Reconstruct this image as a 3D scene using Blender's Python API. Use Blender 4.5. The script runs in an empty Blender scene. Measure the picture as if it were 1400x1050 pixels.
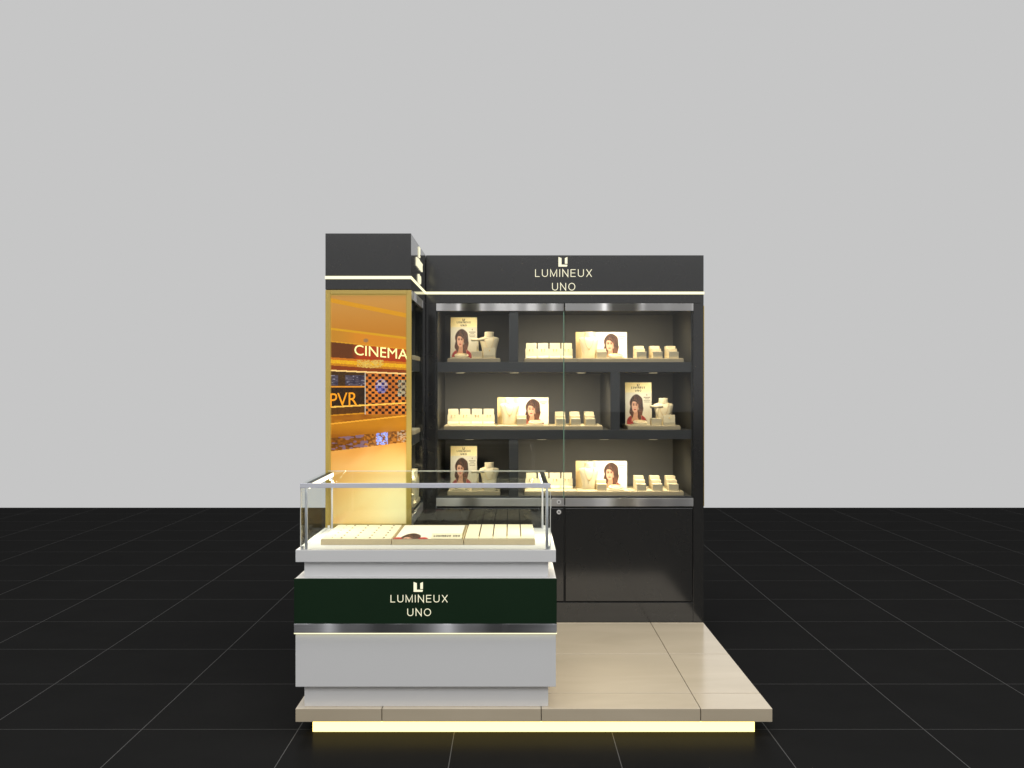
import bpy, bmesh, math, random
from mathutils import Vector, Matrix
random.seed(7)
K = 1/300.0            # one modelling unit = 1/300 m
PI = math.pi
sc = bpy.context.scene
COL = sc.collection
F, HZ = 1416.0, 482.0  # focal length in photo pixels, eye height in units

# ------------------------------------------------------------------ materials
def s2l(c):
    def f(v):
        v /= 255.0
        return v/12.92 if v <= 0.04045 else ((v+0.055)/1.055)**2.4
    return tuple(f(v) for v in c)

def new_mat(name):
    m = bpy.data.materials.new(name); m.use_nodes = True
    nt = m.node_tree
    return m, nt, nt.nodes['Principled BSDF']

def N(nt, typ, **kw):
    n = nt.nodes.new(typ)
    for k, v in kw.items():
        setattr(n, k, v)
    return n

def set_in(n, **kw):
    for k, v in kw.items():
        n.inputs[k.replace('_', ' ')].default_value = v

def pbr(name, col, rough=0.5, ior=1.5, metal=0.0, var=0.06, scale=9.0, rvar=0.08, bump=0.0, bscale=400.0,
        emis=None, estr=0.0, stretch=(1, 1, 1)):
    m, nt, b = new_mat(name)
    L = nt.links.new
    tc = N(nt, 'ShaderNodeTexCoord')
    mp = N(nt, 'ShaderNodeMapping'); mp.inputs['Scale'].default_value = stretch
    L(tc.outputs['Object'], mp.inputs['Vector'])
    nz = N(nt, 'ShaderNodeTexNoise'); set_in(nz, Scale=scale, Detail=5.0, Roughness=0.6)
    L(mp.outputs['Vector'], nz.inputs['Vector'])
    if var > 0:
        mx = N(nt, 'ShaderNodeMix', data_type='RGBA')
        mx.inputs[6].default_value = (*[c*(1-var) for c in col], 1)
        mx.inputs[7].default_value = (*[min(1, c*(1+var)) for c in col], 1)
        L(nz.outputs['Fac'], mx.inputs[0]); L(mx.outputs[2], b.inputs['Base Color'])
    else:
        b.inputs['Base Color'].default_value = (*col, 1)
    mr = N(nt, 'ShaderNodeMapRange')
    set_in(mr, To_Min=max(0.02, rough-rvar*rough), To_Max=rough+rvar*rough)
    L(nz.outputs['Fac'], mr.inputs['Value']); L(mr.outputs['Result'], b.inputs['Roughness'])
    b.inputs['IOR'].default_value = ior
    b.inputs['Metallic'].default_value = metal
    if bump > 0:
        n2 = N(nt, 'ShaderNodeTexNoise'); set_in(n2, Scale=bscale, Detail=3.0)
        L(tc.outputs['Object'], n2.inputs['Vector'])
        bp = N(nt, 'ShaderNodeBump'); set_in(bp, Strength=bump, Distance=0.002)
        L(n2.outputs['Fac'], bp.inputs['Height']); L(bp.outputs['Normal'], b.inputs['Normal'])
    if emis:
        b.inputs['Emission Color'].default_value = (*emis, 1)
        b.inputs['Emission Strength'].default_value = estr
    return m

def emit(name, col, strength):
    m, nt, b = new_mat(name)
    b.inputs['Base Color'].default_value = (0.25, 0.235, 0.16, 1)
    b.inputs['Emission Color'].default_value = (*col, 1)
    b.inputs['Emission Strength'].default_value = strength
    b.inputs['Roughness'].default_value = 0.4
    return m

def steel(name, amp=0.16, freq=2.6, base=(0.60, 0.59, 0.58), rough=0.36, seed=0.0):
    """brushed sheet: fine streaks along its length, and the slow ripple thin sheet has"""
    m, nt, b = new_mat(name); L = nt.links.new
    b.inputs['Metallic'].default_value = 1.0
    tc = N(nt, 'ShaderNodeTexCoord')
    sp = N(nt, 'ShaderNodeSeparateXYZ'); L(tc.outputs['Object'], sp.inputs[0])
    nx = N(nt, 'ShaderNodeTexNoise', noise_dimensions='1D'); set_in(nx, Scale=freq, Detail=0.6, Roughness=0.5)
    ad = N(nt, 'ShaderNodeMath', operation='ADD'); ad.inputs[1].default_value = seed
    L(sp.outputs['X'], ad.inputs[0])
    ad2 = N(nt, 'ShaderNodeMath', operation='ADD'); L(ad.outputs[0], ad2.inputs[0]); L(sp.outputs['Y'], ad2.inputs[1])
    L(ad2.outputs[0], nx.inputs['W'])
    su = N(nt, 'ShaderNodeMath', operation='SUBTRACT'); su.inputs[1].default_value = 0.5
    L(nx.outputs['Fac'], su.inputs[0])
    m1 = N(nt, 'ShaderNodeMath', operation='MULTIPLY'); m1.inputs[1].default_value = amp*2
    L(su.outputs[0], m1.inputs[0])
    m2 = N(nt, 'ShaderNodeMath', operation='MULTIPLY'); L(m1.outputs[0], m2.inputs[0]); L(sp.outputs['Z'], m2.inputs[1])
    bp = N(nt, 'ShaderNodeBump'); set_in(bp, Strength=1.0, Distance=1.0)
    L(m2.outputs[0], bp.inputs['Height']); L(bp.outputs['Normal'], b.inputs['Normal'])
    mp = N(nt, 'ShaderNodeMapping'); mp.inputs['Scale'].default_value = (3, 3, 900)
    L(tc.outputs['Object'], mp.inputs['Vector'])
    ns = N(nt, 'ShaderNodeTexNoise'); set_in(ns, Scale=1.0, Detail=2.0); L(mp.outputs['Vector'], ns.inputs['Vector'])
    mx = N(nt, 'ShaderNodeMix', data_type='RGBA')
    mx.inputs[6].default_value = (*[c*0.86 for c in base], 1); mx.inputs[7].default_value = (*[min(1, c*1.14) for c in base], 1)
    L(ns.outputs['Fac'], mx.inputs[0]); L(mx.outputs[2], b.inputs['Base Color'])
    mr = N(nt, 'ShaderNodeMapRange'); set_in(mr, To_Min=rough*0.8, To_Max=rough*1.25)
    L(ns.outputs['Fac'], mr.inputs['Value']); L(mr.outputs['Result'], b.inputs['Roughness'])
    return m

def glass(name, tint=(0.965, 0.985, 0.97), ior=1.5, rough=0.0):
    m = bpy.data.materials.new(name); m.use_nodes = True
    nt = m.node_tree; nt.nodes.clear(); L = nt.links.new
    out = N(nt, 'ShaderNodeOutputMaterial')
    tr = N(nt, 'ShaderNodeBsdfTransparent'); tr.inputs[0].default_value = (*tint, 1)
    gl = N(nt, 'ShaderNodeBsdfGlossy'); gl.inputs['Roughness'].default_value = rough
    fr = N(nt, 'ShaderNodeFresnel'); fr.inputs['IOR'].default_value = ior
    mx = N(nt, 'ShaderNodeMixShader')
    L(fr.outputs[0], mx.inputs[0]); L(tr.outputs[0], mx.inputs[1]); L(gl.outputs[0], mx.inputs[2])
    L(mx.outputs[0], out.inputs['Surface'])
    return m

def print_mat(name, rough=0.35, estr=0.0):
    """a printed picture: its inks are stored per vertex"""
    m, nt, b = new_mat(name); L = nt.links.new
    at = N(nt, 'ShaderNodeAttribute'); at.attribute_name = 'ink'
    L(at.outputs['Color'], b.inputs['Base Color'])
    b.inputs['Roughness'].default_value = rough
    if estr > 0:
        L(at.outputs['Color'], b.inputs['Emission Color']); b.inputs['Emission Strength'].default_value = estr
    return m

def floor_mat():
    m = bpy.data.materials.new('black_floor_tile'); m.use_nodes = True
    nt = m.node_tree; nt.nodes.clear(); L = nt.links.new
    out = N(nt, 'ShaderNodeOutputMaterial')
    geo = N(nt, 'ShaderNodeTexCoord'); sp = N(nt, 'ShaderNodeSeparateXYZ'); L(geo.outputs['Object'], sp.inputs[0])
    per = 218.3*K; half = 0.55*K
    masks = []
    for ax, off in (('X', -80.0*K), ('Y', 1445.7*K)):
        a = N(nt, 'ShaderNodeMath', operation='SUBTRACT'); a.inputs[1].default_value = off - per/2; L(sp.outputs[ax], a.inputs[0])
        b_ = N(nt, 'ShaderNodeMath', operation='FLOORED_MODULO'); b_.inputs[1].default_value = per; L(a.outputs[0], b_.inputs[0])
        c = N(nt, 'ShaderNodeMath', operation='SUBTRACT'); c.inputs[1].default_value = per/2; L(b_.outputs[0], c.inputs[0])
        d = N(nt, 'ShaderNodeMath', operation='ABSOLUTE'); L(c.outputs[0], d.inputs[0])
        e = N(nt, 'ShaderNodeMath', operation='LESS_THAN'); e.inputs[1].default_value = half if ax == 'X' else half*0.9; L(d.outputs[0], e.inputs[0])
        masks.append(e)
    mx_ = N(nt, 'ShaderNodeMath', operation='MAXIMUM'); L(masks[0].outputs[0], mx_.inputs[0]); L(masks[1].outputs[0], mx_.inputs[1])
    nz = N(nt, 'ShaderNodeTexNoise'); set_in(nz, Scale=2.5, Detail=6.0, Roughness=0.6); L(geo.outputs['Object'], nz.inputs['Vector'])
    vr = N(nt, 'ShaderNodeMix', data_type='RGBA')
    vr.inputs[6].default_value = (0.0085, 0.0085, 0.0085, 1); vr.inputs[7].default_value = (0.0125, 0.0125, 0.0125, 1)
    L(nz.outputs['Fac'], vr.inputs[0])
    cm = N(nt, 'ShaderNodeMix', data_type='RGBA'); cm.inputs[7].default_value = (0.095, 0.095, 0.095, 1)
    L(mx_.outputs[0], cm.inputs[0]); L(vr.outputs[2], cm.inputs[6])
    di = N(nt, 'ShaderNodeBsdfDiffuse'); L(cm.outputs[2], di.inputs['Color'])
    gl = N(nt, 'ShaderNodeBsdfGlossy'); gl.inputs['Roughness'].default_value = 0.22
    rr = N(nt, 'ShaderNodeMapRange'); set_in(rr, To_Min=0.18, To_Max=0.3); L(nz.outputs['Fac'], rr.inputs['Value']); L(rr.outputs[0], gl.inputs['Roughness'])
    ms = N(nt, 'ShaderNodeMixShader'); ms.inputs[0].default_value = 0.011
    L(di.outputs[0], ms.inputs[1]); L(gl.outputs[0], ms.inputs[2]); L(ms.outputs[0], out.inputs['Surface'])
    return m

def stone_mat():
    m, nt, b = new_mat('cream_porcelain_tile'); L = nt.links.new
    tc = N(nt, 'ShaderNodeTexCoord')
    n1 = N(nt, 'ShaderNodeTexNoise'); set_in(n1, Scale=2.2, Detail=6.0, Roughness=0.55, Distortion=0.6)
    mp = N(nt, 'ShaderNodeMapping'); mp.inputs['Scale'].default_value = (0.55, 1.5, 1.0); L(tc.outputs['Object'], mp.inputs['Vector'])
    L(mp.outputs['Vector'], n1.inputs['Vector'])
    r = N(nt, 'ShaderNodeValToRGB')
    r.color_ramp.elements[0].position = 0.3; r.color_ramp.elements[0].color = (0.68, 0.575, 0.415, 1)
    r.color_ramp.elements[1].position = 0.72; r.color_ramp.elements[1].color = (0.78, 0.665, 0.49, 1)
    L(n1.outputs['Fac'], r.inputs[0]); L(r.outputs[0], b.inputs['Base Color'])
    mr = N(nt, 'ShaderNodeMapRange'); set_in(mr, To_Min=0.13, To_Max=0.22); L(n1.outputs['Fac'], mr.inputs['Value']); L(mr.outputs[0], b.inputs['Roughness'])
    b.inputs['IOR'].default_value = 2.75
    return m

def coated_glass(name, tint, fac):
    m = bpy.data.materials.new(name); m.use_nodes = True
    nt = m.node_tree; nt.nodes.clear(); L = nt.links.new
    out = N(nt, 'ShaderNodeOutputMaterial')
    tr = N(nt, 'ShaderNodeBsdfTransparent'); tr.inputs[0].default_value = (*tint, 1)
    gl = N(nt, 'ShaderNodeBsdfGlossy'); gl.inputs['Roughness'].default_value = 0.0
    mx = N(nt, 'ShaderNodeMixShader'); mx.inputs[0].default_value = fac
    L(tr.outputs[0], mx.inputs[1]); L(gl.outputs[0], mx.inputs[2]); L(mx.outputs[0], out.inputs['Surface'])
    return m

M = dict(
    lam=pbr('dark_grey_laminate', (0.024, 0.024, 0.024), 0.12, ior=1.70, var=0.02, scale=5, rvar=0.02),
    shelf=pbr('grey_shelf_board', (0.078, 0.078, 0.079), 0.35, ior=1.5, var=0.04),
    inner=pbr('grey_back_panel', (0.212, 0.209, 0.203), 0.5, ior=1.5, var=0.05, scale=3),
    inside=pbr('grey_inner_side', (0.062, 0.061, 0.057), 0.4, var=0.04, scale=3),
    gap=pbr('black_shadow_gap', (0.004, 0.004, 0.004), 0.7, var=0.0),
    white=pbr('white_lacquer', (0.80, 0.80, 0.80), 0.42, var=0.012, scale=3, bump=0.02),
    green=pbr('bottle_green_panel', (0.0070, 0.0250, 0.0095), 0.45, ior=1.30, var=0.06, scale=4),
    beige=pbr('beige_leatherette', (0.72, 0.585, 0.375), 0.6, ior=1.4, var=0.04, scale=30, bump=0.15),
    cream=pbr('cream_leatherette', (0.84, 0.73, 0.50), 0.55, ior=1.4, var=0.03, scale=30, bump=0.12),
    card=pbr('cream_card', (0.88, 0.79, 0.56), 0.6, ior=1.4, var=0.02, scale=20),
    ink=pbr('brown_black_ink', (0.035, 0.025, 0.018), 0.6, var=0.0),
    slit=pbr('brown_slot_felt', (0.07, 0.045, 0.025), 0.9, var=0.0),
    gold=pbr('gold_metal', (0.85, 0.55, 0.16), 0.28, metal=1.0, var=0.04),
    goldframe=pbr('gold_laminate', (0.60, 0.43, 0.10), 0.35, ior=1.5, var=0.05, scale=6),
    goldside=pbr('gold_mirror_side', (0.80, 0.56, 0.13), 0.2, metal=0.6, var=0.03),
    steel=steel('brushed_steel_rail'),
    steelc=steel('brushed_steel_band', amp=0.22, freq=3.6, base=(0.68, 0.68, 0.70), seed=4.3),
    bar=pbr('satin_aluminium', (0.74, 0.75, 0.82), 0.4, metal=0.1, var=0.03),
    chrome=pbr('polished_steel', (0.78, 0.78, 0.79), 0.3, metal=0.4, var=0.02),
    black=pbr('black_anodised', (0.008, 0.008, 0.008), 0.4, var=0.0),
    glass=glass('clear_case_glass', (0.97, 0.985, 0.975), 1.38),
    coat=coated_glass('anti_glare_case_glass', (0.975, 0.99, 0.98), 0.045),
    door=glass('clear_door_glass', (0.975, 0.985, 0.98), 1.36),
    gedge=pbr('green_glass_edge', (0.19, 0.33, 0.25), 0.15, ior=1.5, var=0.05),
    wedge=pbr('pale_glass_edge', (0.80, 0.80, 0.72), 0.2, ior=1.5, var=0.03),
    sign=emit('lit_cream_letters', (1.0, 0.95, 0.68), 0.95),
    line=emit('lit_cream_line', (1.0, 0.95, 0.60), 1.25),
    strip=emit('lit_plinth_panel', (1.0, 0.76, 0.20), 3.5),
    led=emit('white_led_strip', (1.0, 0.92, 0.74), 3.0),
    spot=emit('warm_lamp_lens', (1.0, 0.86, 0.55), 0.9),
    printm=print_mat('printed_card_poster', 0.6),
    mural=print_mat('painted_picture_added_glow', 0.25, 0.43),  # emission added so the painted panel reads bright enough
    floor=floor_mat(), stone=stone_mat(),
    grout=pbr('dark_grout', (0.06, 0.045, 0.03), 0.8, var=0.05),
)

# ------------------------------------------------------------------ mesh helpers
class MB:
    def __init__(self): self.bm = bmesh.new(); self.mats = []
    def mi(self, mat):
        if mat not in self.mats: self.mats.append(mat)
        return self.mats.index(mat)
    def box(self, x0, x1, y0, y1, z0, z1, bev=0.5, mat=None, seg=2):
        tb = bmesh.new()
        vs = [tb.verts.new((x, y, z)) for x in (x0, x1) for y in (y0, y1) for z in (z0, z1)]
        for f in ((0,1,3,2),(4,6,7,5),(0,4,5,1),(2,3,7,6),(0,2,6,4),(1,5,7,3)):
            tb.faces.new([vs[i] for i in f])
        bev = min(bev, 0.3*min(x1-x0, y1-y0, z1-z0))
        if bev > 0: bmesh.ops.bevel(tb, geom=list(tb.edges), offset=bev, segments=seg, profile=0.6, affect='EDGES')
        self.merge(tb, mat); return self
    def merge(self, tb, mat=None, mtx=None):
        k = self.mi(mat) if mat else 0
        mp = {}
        for v in tb.verts: mp[v] = self.bm.verts.new(mtx @ v.co if mtx else v.co)
        for f in tb.faces:
            try:
                nf = self.bm.faces.new([mp[v] for v in f.verts]); nf.smooth = f.smooth; nf.material_index = k
            except ValueError: pass
        tb.free()
    def cyl(self, p, q, r, n=14, r2=None, mat=None, smooth=True):
        p, q = Vector(p), Vector(q); d = (q-p); ln = d.length
        tb = bmesh.new()
        bmesh.ops.create_cone(tb, cap_ends=True, segments=n, radius1=r, radius2=r if r2 is None else r2, depth=ln)
        for f in tb.faces: f.smooth = smooth and len(f.verts) == 4
        mt = Matrix.Translation((p+q)/2) @ d.to_track_quat('Z', 'Y').to_matrix().to_4x4()
        self.merge(tb, mat, mt); return self
    def prism(self, poly, y0, y1, mat=None):
        """outline in x,z extruded along y"""
        tb = bmesh.new(); n = len(poly)
        a = [tb.verts.new((x, y0, z)) for x, z in poly]; b = [tb.verts.new((x, y1, z)) for x, z in poly]
        tb.faces.new(a); tb.faces.new(b[::-1])
        for i in range(n): tb.faces.new((a[i], b[i], b[(i+1) % n], a[(i+1) % n]))
        self.merge(tb, mat); return self
    def prism_x(self, poly, x0, x1, mat=None):
        """outline in y,z extruded along x"""
        tb = bmesh.new(); n = len(poly)
        a = [tb.verts.new((x0, y, z)) for y, z in poly]; b = [tb.verts.new((x1, y, z)) for y, z in poly]
        tb.faces.new(a); tb.faces.new(b[::-1])
        for i in range(n): tb.faces.new((a[i], b[i], b[(i+1) % n], a[(i+1) % n]))
        self.merge(tb, mat); return self
    def rings(self, rings, mat=None, cap=True):
        tb = bmesh.new(); rv = [[tb.verts.new(p) for p in r] for r in rings]; n = len(rings[0])
        for i in range(len(rv)-1):
            for j in range(n):
                f = tb.faces.new((rv[i][j], rv[i][(j+1) % n], rv[i+1][(j+1) % n], rv[i+1][j])); f.smooth = True
        if cap:
            tb.faces.new(rv[0][::-1]); tb.faces.new(rv[-1])
        self.merge(tb, mat); return self
    def tube(self, pts, r, n=8, mat=None):
        pts = [Vector(p) for p in pts]; rings = []
        for i, p in enumerate(pts):
            t = (pts[min(i+1, len(pts)-1)] - pts[max(i-1, 0)]).normalized()
            up = Vector((0, 0, 1)) if abs(t.z) < 0.9 else Vector((0, 1, 0))
            a = t.cross(up).normalized(); b = t.cross(a)
            rings.append([p + a*(r*math.cos(2*PI*k/n)) + b*(r*math.sin(2*PI*k/n)) for k in range(n)])
        return self.rings(rings, mat)
    def xform(self, mtx):
        self.bm.transform(mtx); return self

def world_off(o):
    v = Vector((0, 0, 0))
    while o is not None: v += o.location; o = o.parent
    return v

def part(name, mb, mat, parent=None, label=None, loc=None):
    """link the collected shapes as ONE mesh; with loc or a parent the mesh keeps its world place"""
    bm = mb.bm
    off = world_off(parent) if parent else Vector((0, 0, 0))
    if loc is not None: off = Vector(loc)*K
    bmesh.ops.transform(bm, matrix=Matrix.Translation(-off) @ Matrix.Scale(K, 4), verts=bm.verts)
    bmesh.ops.recalc_face_normals(bm, faces=bm.faces)
    me = bpy.data.meshes.new(name); bm.to_mesh(me); bm.free()
    for m in (mb.mats if mb.mats else [mat]): me.materials.append(m)
    o = bpy.data.objects.new(name, me); COL.objects.link(o)
    if parent: o.parent = parent
    else: o.location = off
    if label: o['label'] = label
    return o

def thing(name, label, cat, base=(0, 0, 0), group=None):
    o = bpy.data.objects.new(name, None); COL.objects.link(o)
    o.empty_display_size = 0.05
    o.location = Vector(base)*K; o['label'] = label; o['category'] = cat
    if group: o['group'] = group
    return o

def dup(root, base, label, rz=0.0):
    def cp(o, par):
        c = o.copy(); COL.objects.link(c); c.parent = par
        for ch in list(o.children): cp(ch, c)
        return c
    r = cp(root, None); r.location = Vector(base)*K; r.rotation_euler = (0, 0, rz); r['label'] = label
    return r

def B(*a, **k): return MB().box(*a, **k)

_tc = {}
def text_bm(s, w, h, depth, spacing=1.0):
    """raised lettering in the x,z plane facing -y, its middle at the origin"""
    cu = bpy.data.curves.new('t', 'FONT'); cu.body = s; cu.size = 1.0; cu.space_character = spacing
    cu.resolution_u = 4
    o = bpy.data.objects.new('t', cu); COL.objects.link(o)
    dg = bpy.context.evaluated_depsgraph_get(); dg.update()
    me = bpy.data.meshes.new_from_object(o.evaluated_get(dg))
    bpy.data.objects.remove(o); bpy.data.curves.remove(cu)
    tb = bmesh.new(); tb.from_mesh(me); bpy.data.meshes.remove(me)
    xs = [v.co.x for v in tb.verts]; ys = [v.co.y for v in tb.verts]
    x0, x1, y0, y1 = min(xs), max(xs), min(ys), max(ys)
    bmesh.ops.dissolve_limit(tb, angle_limit=0.01, verts=tb.verts, edges=tb.edges)
    for v in tb.verts:
        v.co = Vector(((v.co.x-(x0+x1)/2)/(x1-x0)*w, 0.0, (v.co.y-(y0+y1)/2)/(y1-y0)*h))
    fs = list(tb.faces)
    r = bmesh.ops.extrude_face_region(tb, geom=fs)
    for g in r['geom']:
        if isinstance(g, bmesh.types.BMVert): g.co.y -= depth
    return tb

def strip(pts, t, closed=False):
    n = len(pts); out = []
    for i in range(n):
        p = Vector(pts[i])
        a = Vector(pts[i-1]) if (i > 0 or closed) else None
        b = Vector(pts[(i+1) % n]) if (i < n-1 or closed) else None
        d0 = (p-a).normalized() if a is not None else (b-p).normalized()
        d1 = (b-p).normalized() if b is not None else d0
        n0 = Vector((-d0.y, d0.x)); n1 = Vector((-d1.y, d1.x)); m = (n0+n1)
        m = m/max(m.length_squared, 0.25)*2*t/2
        out.append((p+m, p-m))
    return out

def glyph(ch, t):
    """plain sans capitals, cap height 1: (width, [strips])"""
    h = t/2; arc = lambda cx, cy, rx, ry, a0, a1, k=14: [(cx+rx*math.cos(a0+(a1-a0)*i/k), cy+ry*math.sin(a0+(a1-a0)*i/k)) for i in range(k+1)]
    if ch == 'L': return 0.52, [strip([(h, 1), (h, h), (0.52, h)], t)]
    if ch == 'I': return t, [strip([(h, 0), (h, 1)], t)]
    if ch == 'E': return 0.58, [strip([(0.58, 1-h), (h, 1-h), (h, h), (0.58, h)], t), strip([(t, 0.52), (0.54, 0.52)], t)]
    if ch == 'U': return 0.68, [strip([(h, 1)]+arc(0.34, 0.34, 0.34-h, 0.34-h, PI, 2*PI)+[(0.68-h, 1)], t)]
    if ch == 'N': return 0.68, [strip([(h, 0), (h, 1-h*0.6), (0.68-h, h*0.6), (0.68-h, 1)], t)]
    if ch == 'M': return 0.80, [strip([(h, 0), (h, 1-h*0.6), (0.40, 0.09), (0.80-h, 1-h*0.6), (0.80-h, 0)], t)]
    if ch == 'O': return 0.80, [strip(arc(0.40, 0.5, 0.40-h, 0.5-h, 0, 2*PI, 36)[:-1], t, True)]
    if ch == 'X':
        return 0.68, [strip([(h, 0), (0.68-h, 1)], t), strip([(h, 1), (0.34-t*0.36, 0.5+t*0.56)], t), strip([(0.34+t*0.36, 0.5-t*0.56), (0.68-h, 0)], t)]
    return 0.35, []

def sans(s, w, h, depth, cx, y, cz, mtx=None, t=0.078, gap=0.27):
    gl = [glyph(c, t) for c in s]; tot = sum(g[0] for g in gl)+gap*(len(s)-1)
    kx, kz = w/tot, h; x = -tot/2; tb = bmesh.new()
    for wd_, strips in gl:
        for st in strips:
            cl = len(st) > 30
            fr = [[tb.verts.new(((x+q.x)*kx, yy, (q.y-0.5)*kz)) for q in pr for yy in (0, -depth)] for pr in st]
            m = len(fr)
            for i in range(m if cl else m-1):
                a, b = fr[i], fr[(i+1) % m]
                for p, q in ((0, 1), (1, 3), (3, 2), (2, 0)): tb.faces.new((a[p], a[q], b[q], b[p]))
            if not cl:
                for a in (fr[0], fr[-1]): tb.faces.new((a[0], a[1], a[3], a[2]))
        x += wd_+gap
    mb = MB(); mt = Matrix.Translation((cx, y, cz))
    if mtx is not None: mt = mt @ mtx
    mb.merge(tb, None, mt); return mb

def text(s, w, h, depth, cx, y, cz, mtx=None):
    mb = MB(); tb = text_bm(s, w, h, depth)
    mt = Matrix.Translation((cx, y, cz))
    if mtx is not None: mt = mt @ mtx
    mb.merge(tb, None, mt); return mb

def emblem(w, h, depth, cx, y, cz, mtx=None):
    mb = MB()
    P = lambda pts: [((px-0.5)*w, (pz-0.5)*h) for px, pz in pts]
    mb.prism(P([(0, 0), (0.95, 0), (1.0, 0.14), (0.97, 0.2), (0.34, 0.2), (0.34, 0.88), (0, 1)]), 0, -depth)
    mb.prism(P([(0.72, 0.3), (1.0, 0.3), (1.0, 1.0), (0.72, 0.88)]), 0, -depth)
    mt = Matrix.Translation((cx, y, cz))
    if mtx is not None: mt = mt @ mtx
    mb.bm.transform(mt); return mb

def picture(x0, x1, z0, z1, y, nx, nz, fn):
    """printed sheet facing -y: a fine grid whose vertices carry the inks (fn(u, v) -> sRGB, v runs down)"""
    vs, fs, cs = [], [], []
    for j in range(nz+1):
        for i in range(nx+1):
            u, v = i/nx, j/nz
            vs.append((x0+(x1-x0)*u, y, z1-(z1-z0)*v)); cs.append(s2l(fn(u, v)))
    for j in range(nz):
        for i in range(nx):
            a = j*(nx+1)+i; fs.append((a, a+nx+1, a+nx+2, a+1))
    return vs, fs, cs

def picture_part(name, pic, mat, parent, mtx=None, label=None):
    vs, fs, cs = pic; off = world_off(parent)
    me = bpy.data.meshes.new(name)
    pts = [(mtx @ Vector(p) if mtx else Vector(p))*K - off for p in vs]
    me.from_pydata(pts, [], fs); me.update()
    at = me.color_attributes.new('ink', 'FLOAT_COLOR', 'POINT')
    flat = []
    for c in cs: flat += [*c, 1.0]
    at.data.foreach_set('color', flat)
    me.materials.append(mat)
    o = bpy.data.objects.new(name, me); COL.objects.link(o); o.parent = parent
    if label: o['label'] = label
    return o

# ------------------------------------------------------------------ painting helpers (inks of the prints)
def lerp(a, b, t):
    t = max(0.0, min(1.0, t)); return tuple(a[i]+(b[i]-a[i])*t for i in range(3))
def sm(e0, e1, x):
    t = max(0.0, min(1.0, (x-e0)/(e1-e0))); return t*t*(3-2*t)
def hsh(i, j):
    v = math.sin(i*127.1+j*311.7)*43758.5453; return v-math.floor(v)
def vn(x, y):
    i, j = math.floor(x), math.floor(y); fx, fy = x-i, y-j
    fx = fx*fx*(3-2*fx); fy = fy*fy*(3-2*fy)
    return (hsh(i, j)*(1-fx)+hsh(i+1, j)*fx)*(1-fy)+(hsh(i, j+1)*(1-fx)+hsh(i+1, j+1)*fx)*fy
def ell(x, y, cx, cy, rx, ry, soft=0.18):
    d = math.hypot((x-cx)/rx, (y-cy)/ry); return 1-sm(1-soft, 1+soft, d)

def portrait(c, x, y):
    """a long-haired woman in red; x, y in head units: face centre (0,0), chin at y = 1, y runs down"""
    hair = lerp((46, 29, 24), (110, 64, 45), vn(x*6+1.2*math.sin(y*2.4), y*1.1)**1.4)
    hair = lerp(hair, (122, 60, 38), sm(-0.95, -1.25, x+0.1*y)*0.8)
    wv = 0.10*math.sin(y*4.2+x*2.0)
    hm = max(ell(x+wv*0.5, y, 0.30, -0.30, 1.42, 1.36, 0.06), ell(x+wv, y, 0.98, 0.62, 0.74, 1.25, 0.10), ell(x+wv, y, -0.52, 0.55, 0.66, 1.1, 0.10))
    bod = ell(x, y, 0.32, 2.3, 2.05, 1.12, 0.06)
    nk = ell(x, y, 0.12, 1.25, 0.46, 0.9, 0.12)
    c = lerp(c, (122, 78, 58), ell(x, y, 0.32, 2.34, 2.2, 1.12, 0.05))
    c = lerp(c, hair, hm)
    c = lerp(c, (196, 146, 118), nk)
    c = lerp(c, (204, 152, 122), bod)
    red = 0.92*max(sm(0.98, 1.2, abs(x-0.3)) * bod, sm(2.1, 2.4, y) * bod)
    c = lerp(c, lerp((120, 24, 30), (176, 44, 38), vn(x*4, y*4)), red)
    nl = abs(math.hypot((x-0.12)/0.62, (y-1.45)/0.85)-1.0)
    if y > 1.5: c = lerp(c, (200, 160, 90), (1-sm(0.04, 0.12, nl))*bod)
    c = lerp(c, hair, max(ell(x+wv, y, 0.98, 0.95, 0.40, 1.15, 0.2), ell(x+wv, y, -0.72, 0.95, 0.24, 0.85, 0.2)))
    fm = ell(x, y, 0, 0.0, 0.72, 0.98, 0.07)
    skin = lerp((226, 176, 148), (186, 130, 104), sm(0.1, 0.75, x)*0.7 + sm(0.5, 1.0, y)*0.2)
    c = lerp(c, skin, fm)
    c = lerp(c, hair, fm*sm(-0.58, -0.74, y - 0.55*(x+0.25)**2))
    for ex in (-0.30, 0.30):
        c = lerp(c, (168, 116, 96), ell(x, y, ex, -0.16, 0.24, 0.15, 0.6)*0.6)
        c = lerp(c, (48, 30, 26), ell(x, y, ex, -0.14, 0.17, 0.07, 0.5)*0.9)
        c = lerp(c, (70, 44, 36), ell(x, y, ex*1.05, -0.34, 0.22, 0.045, 0.5)*0.8)
    c = lerp(c, (170, 112, 92), ell(x, y, -0.03, 0.22, 0.11, 0.06, 0.6)*0.6)
    c = lerp(c, (176, 62, 62), ell(x, y, -0.03, 0.52, 0.25, 0.085, 0.3))
    c = lerp(c, (228, 190, 170), ell(x, y, -0.2, 0.15, 0.12, 0.12, 0.9)*0.5)
    c = lerp(c, (150, 140, 120), ell(x, y, 0.74, 0.42, 0.09, 0.2, 0.3))
    return c

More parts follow.
